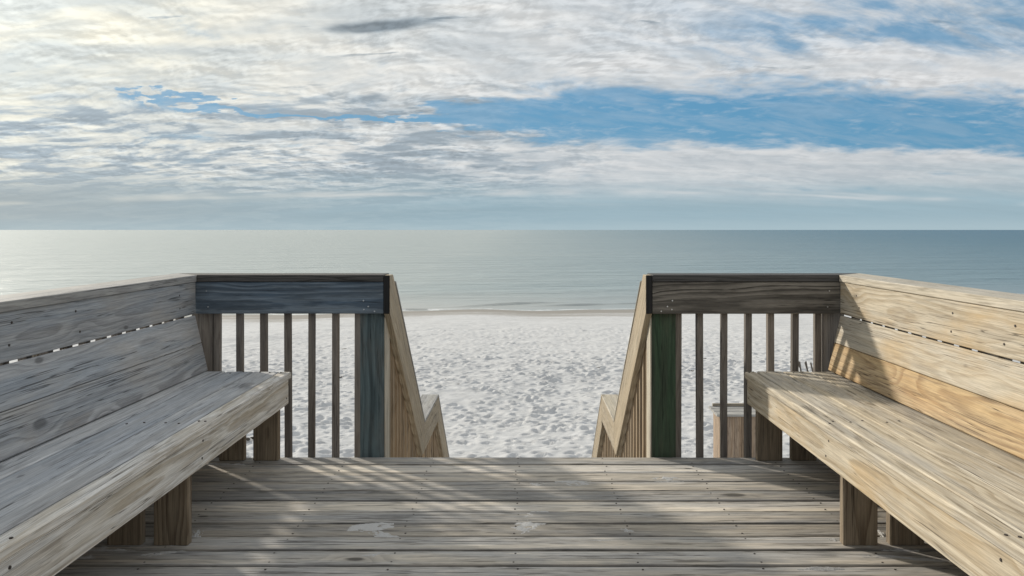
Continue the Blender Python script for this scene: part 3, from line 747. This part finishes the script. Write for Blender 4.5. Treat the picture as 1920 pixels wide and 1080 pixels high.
# scraps of seaweed and a stick
def clump(px, py, size, label):
    d = 20.0
    for _ in range(30):
        zg = sand_z(PX(px, d), d); d = (H - zg) * F / (py - CY)
    x = PX(px, d)
    bm = bmesh.new()
    for j in range(16):
        r = bmesh.ops.create_icosphere(bm, subdivisions=1, radius=size * random.uniform(0.16, 0.34))
        mt = Matrix.Translation((random.gauss(0, size * 0.42), random.gauss(0, size * 0.35), random.uniform(0.0, size * 0.22))) @ Matrix.Rotation(random.uniform(0, 3), 4, 'Z') @ Matrix.Diagonal((random.uniform(0.8, 1.9), 0.6, 0.45, 1))
        bmesh.ops.transform(bm, verts=r['verts'], matrix=mt)
    me = bpy.data.meshes.new('seaweed_clump'); bm.to_mesh(me); bm.free()
    tag(link_mesh('seaweed_clump', me, M['weed'], None, Matrix.Translation((x, d, sand_z(x, d) + size * 0.05))), label, 'seaweed', 'seaweed scraps on the sand')
for a in ((639, 709, 0.10), (466, 828, 0.12), (811, 712, 0.09), (858, 719, 0.10), (1298, 696, 0.08), (1322, 673, 0.07), (1374, 680, 0.07), (1300, 743, 0.06), (1122, 694, 0.08), (835, 711, 0.06)):
    clump(*a, 'small dark seaweed scrap lying on the trampled sand')
d = (H - sand_z(-9, 30)) * F / (651 - CY)
xs0 = PX(652, d)
bm = bmesh.new()
pts = [Vector((-0.30, 0, 0)), Vector((-0.1, 0.03, 0.02)), Vector((0.12, -0.01, 0.015)), Vector((0.30, 0.05, 0.0))]
rings = []
for i, p in enumerate(pts):
    r = 0.022 - 0.004 * i
    rings.append([bm.verts.new(p + Vector((0, r * math.cos(t * math.pi / 3), r * math.sin(t * math.pi / 3)))) for t in range(6)])
for a, b2 in zip(rings, rings[1:]):
    for t in range(6): bm.faces.new((a[t], a[(t + 1) % 6], b2[(t + 1) % 6], b2[t]))
bm.faces.new(rings[0]); bm.faces.new(list(reversed(rings[-1])))
bmesh.ops.recalc_face_normals(bm, faces=bm.faces)
me = bpy.data.meshes.new('driftwood_stick'); bm.to_mesh(me); bm.free()
tag(link_mesh('driftwood_stick', me, M['slat'], None, Matrix.Translation((xs0, d, sand_z(xs0, d) + 0.02))), 'thin dark driftwood stick lying on the sand', 'driftwood')

# ------------------------------------------------------------------ sand blown onto the deck
vs, fs = [], []
def drift(cx, cy, rx, ry, rot, hgt, seed, rag=1.0):
    n = 56; base = len(vs)
    for i in range(n + 1):
        for j in range(n + 1):
            a, b2 = (i / n * 2 - 1) * 1.25, (j / n * 2 - 1) * 1.25
            r = math.hypot(a, b2)
            nn = mnoise.fractal((a * 2.2 * rag + seed, b2 * 1.5 * rag, seed), 0.55, 2.2, 6)
            z = (1.0 - r * r) * 0.55 + nn * 0.85 - 0.42
            x = a * rx * math.cos(rot) - b2 * ry * math.sin(rot); y = a * rx * math.sin(rot) + b2 * ry * math.cos(rot)
            vs.append((cx + x, cy + y, max(-0.010, min(z, 0.8) * hgt)))
    for i in range(n):
        for j in range(n):
            k = base + i * (n + 1) + j
            q = (k, k + n + 1, k + n + 2, k + 1)
            if max(vs[t][2] for t in q) > -0.004: fs.append(q)
def at_deck(px, py): d = H * F / (py - CY); return PX(px, d), d
for (px, py, rx, ry, rot, h_, sd_) in ((200, 1027, 0.14, 0.032, 0.0, 0.006, 1.3), (325, 1022, 0.09, 0.020, 0.0, 0.006, 2.7), (300, 1038, 0.10, 0.020, 0.3, 0.005, 9.7), (150, 1046, 0.12, 0.05, 0.2, 0.005, 12.7),
        (725, 1005, 0.10, 0.035, -0.7, 0.003, 3.1), (690, 988, 0.12, 0.05, 0.2, 0.0025, 4.4), (988, 985, 0.10, 0.06, 1.0, 0.0035, 5.9), (1000, 966, 0.09, 0.05, 0.5, 0.003, 15.9), (1176, 994, 0.035, 0.02, -0.4, 0.006, 6.6),
        (370, 1000, 0.03, 0.05, 0.3, 0.007, 7.2), (1562, 1012, 0.03, 0.03, 0.3, 0.008, 8.8), (1652, 1000, 0.02, 0.05, 0.0, 0.008, 10.1), (1250, 897, 0.09, 0.05, 0.0, 0.004, 11.5), (1075, 905, 0.10, 0.05, 0.0, 0.003, 18.5),
        (1005, 908, 0.07, 0.03, 0.0, 0.004, 13.2), (1480, 863, 0.10, 0.02, 0.0, 0.008, 14.1), (1700, 1046, 0.24, 0.022, -0.15, 0.005, 16.3), (1650, 1027, 0.16, 0.02, -0.2, 0.005, 17.3), (420, 870, 0.13, 0.03, 0.0, 0.006, 19.3),
        (1540, 1066, 0.10, 0.02, 0.0, 0.004, 20.2), (700, 1040, 0.08, 0.02, 0.1, 0.003, 21.2), (1120, 1015, 0.12, 0.025, 0.1, 0.003, 22.2)):
    x, y = at_deck(px, py)
    drift(x, y, rx * 0.75, ry * 0.75, rot, h_ * 0.8, sd_)
me = bpy.data.meshes.new('loose_sand'); me.from_pydata(vs, [], fs); me.update()
tag(link_mesh('loose_sand', me, M['loose'], None), 'thin smears of white sand blown onto the deck boards', 'sand', kind='stuff')
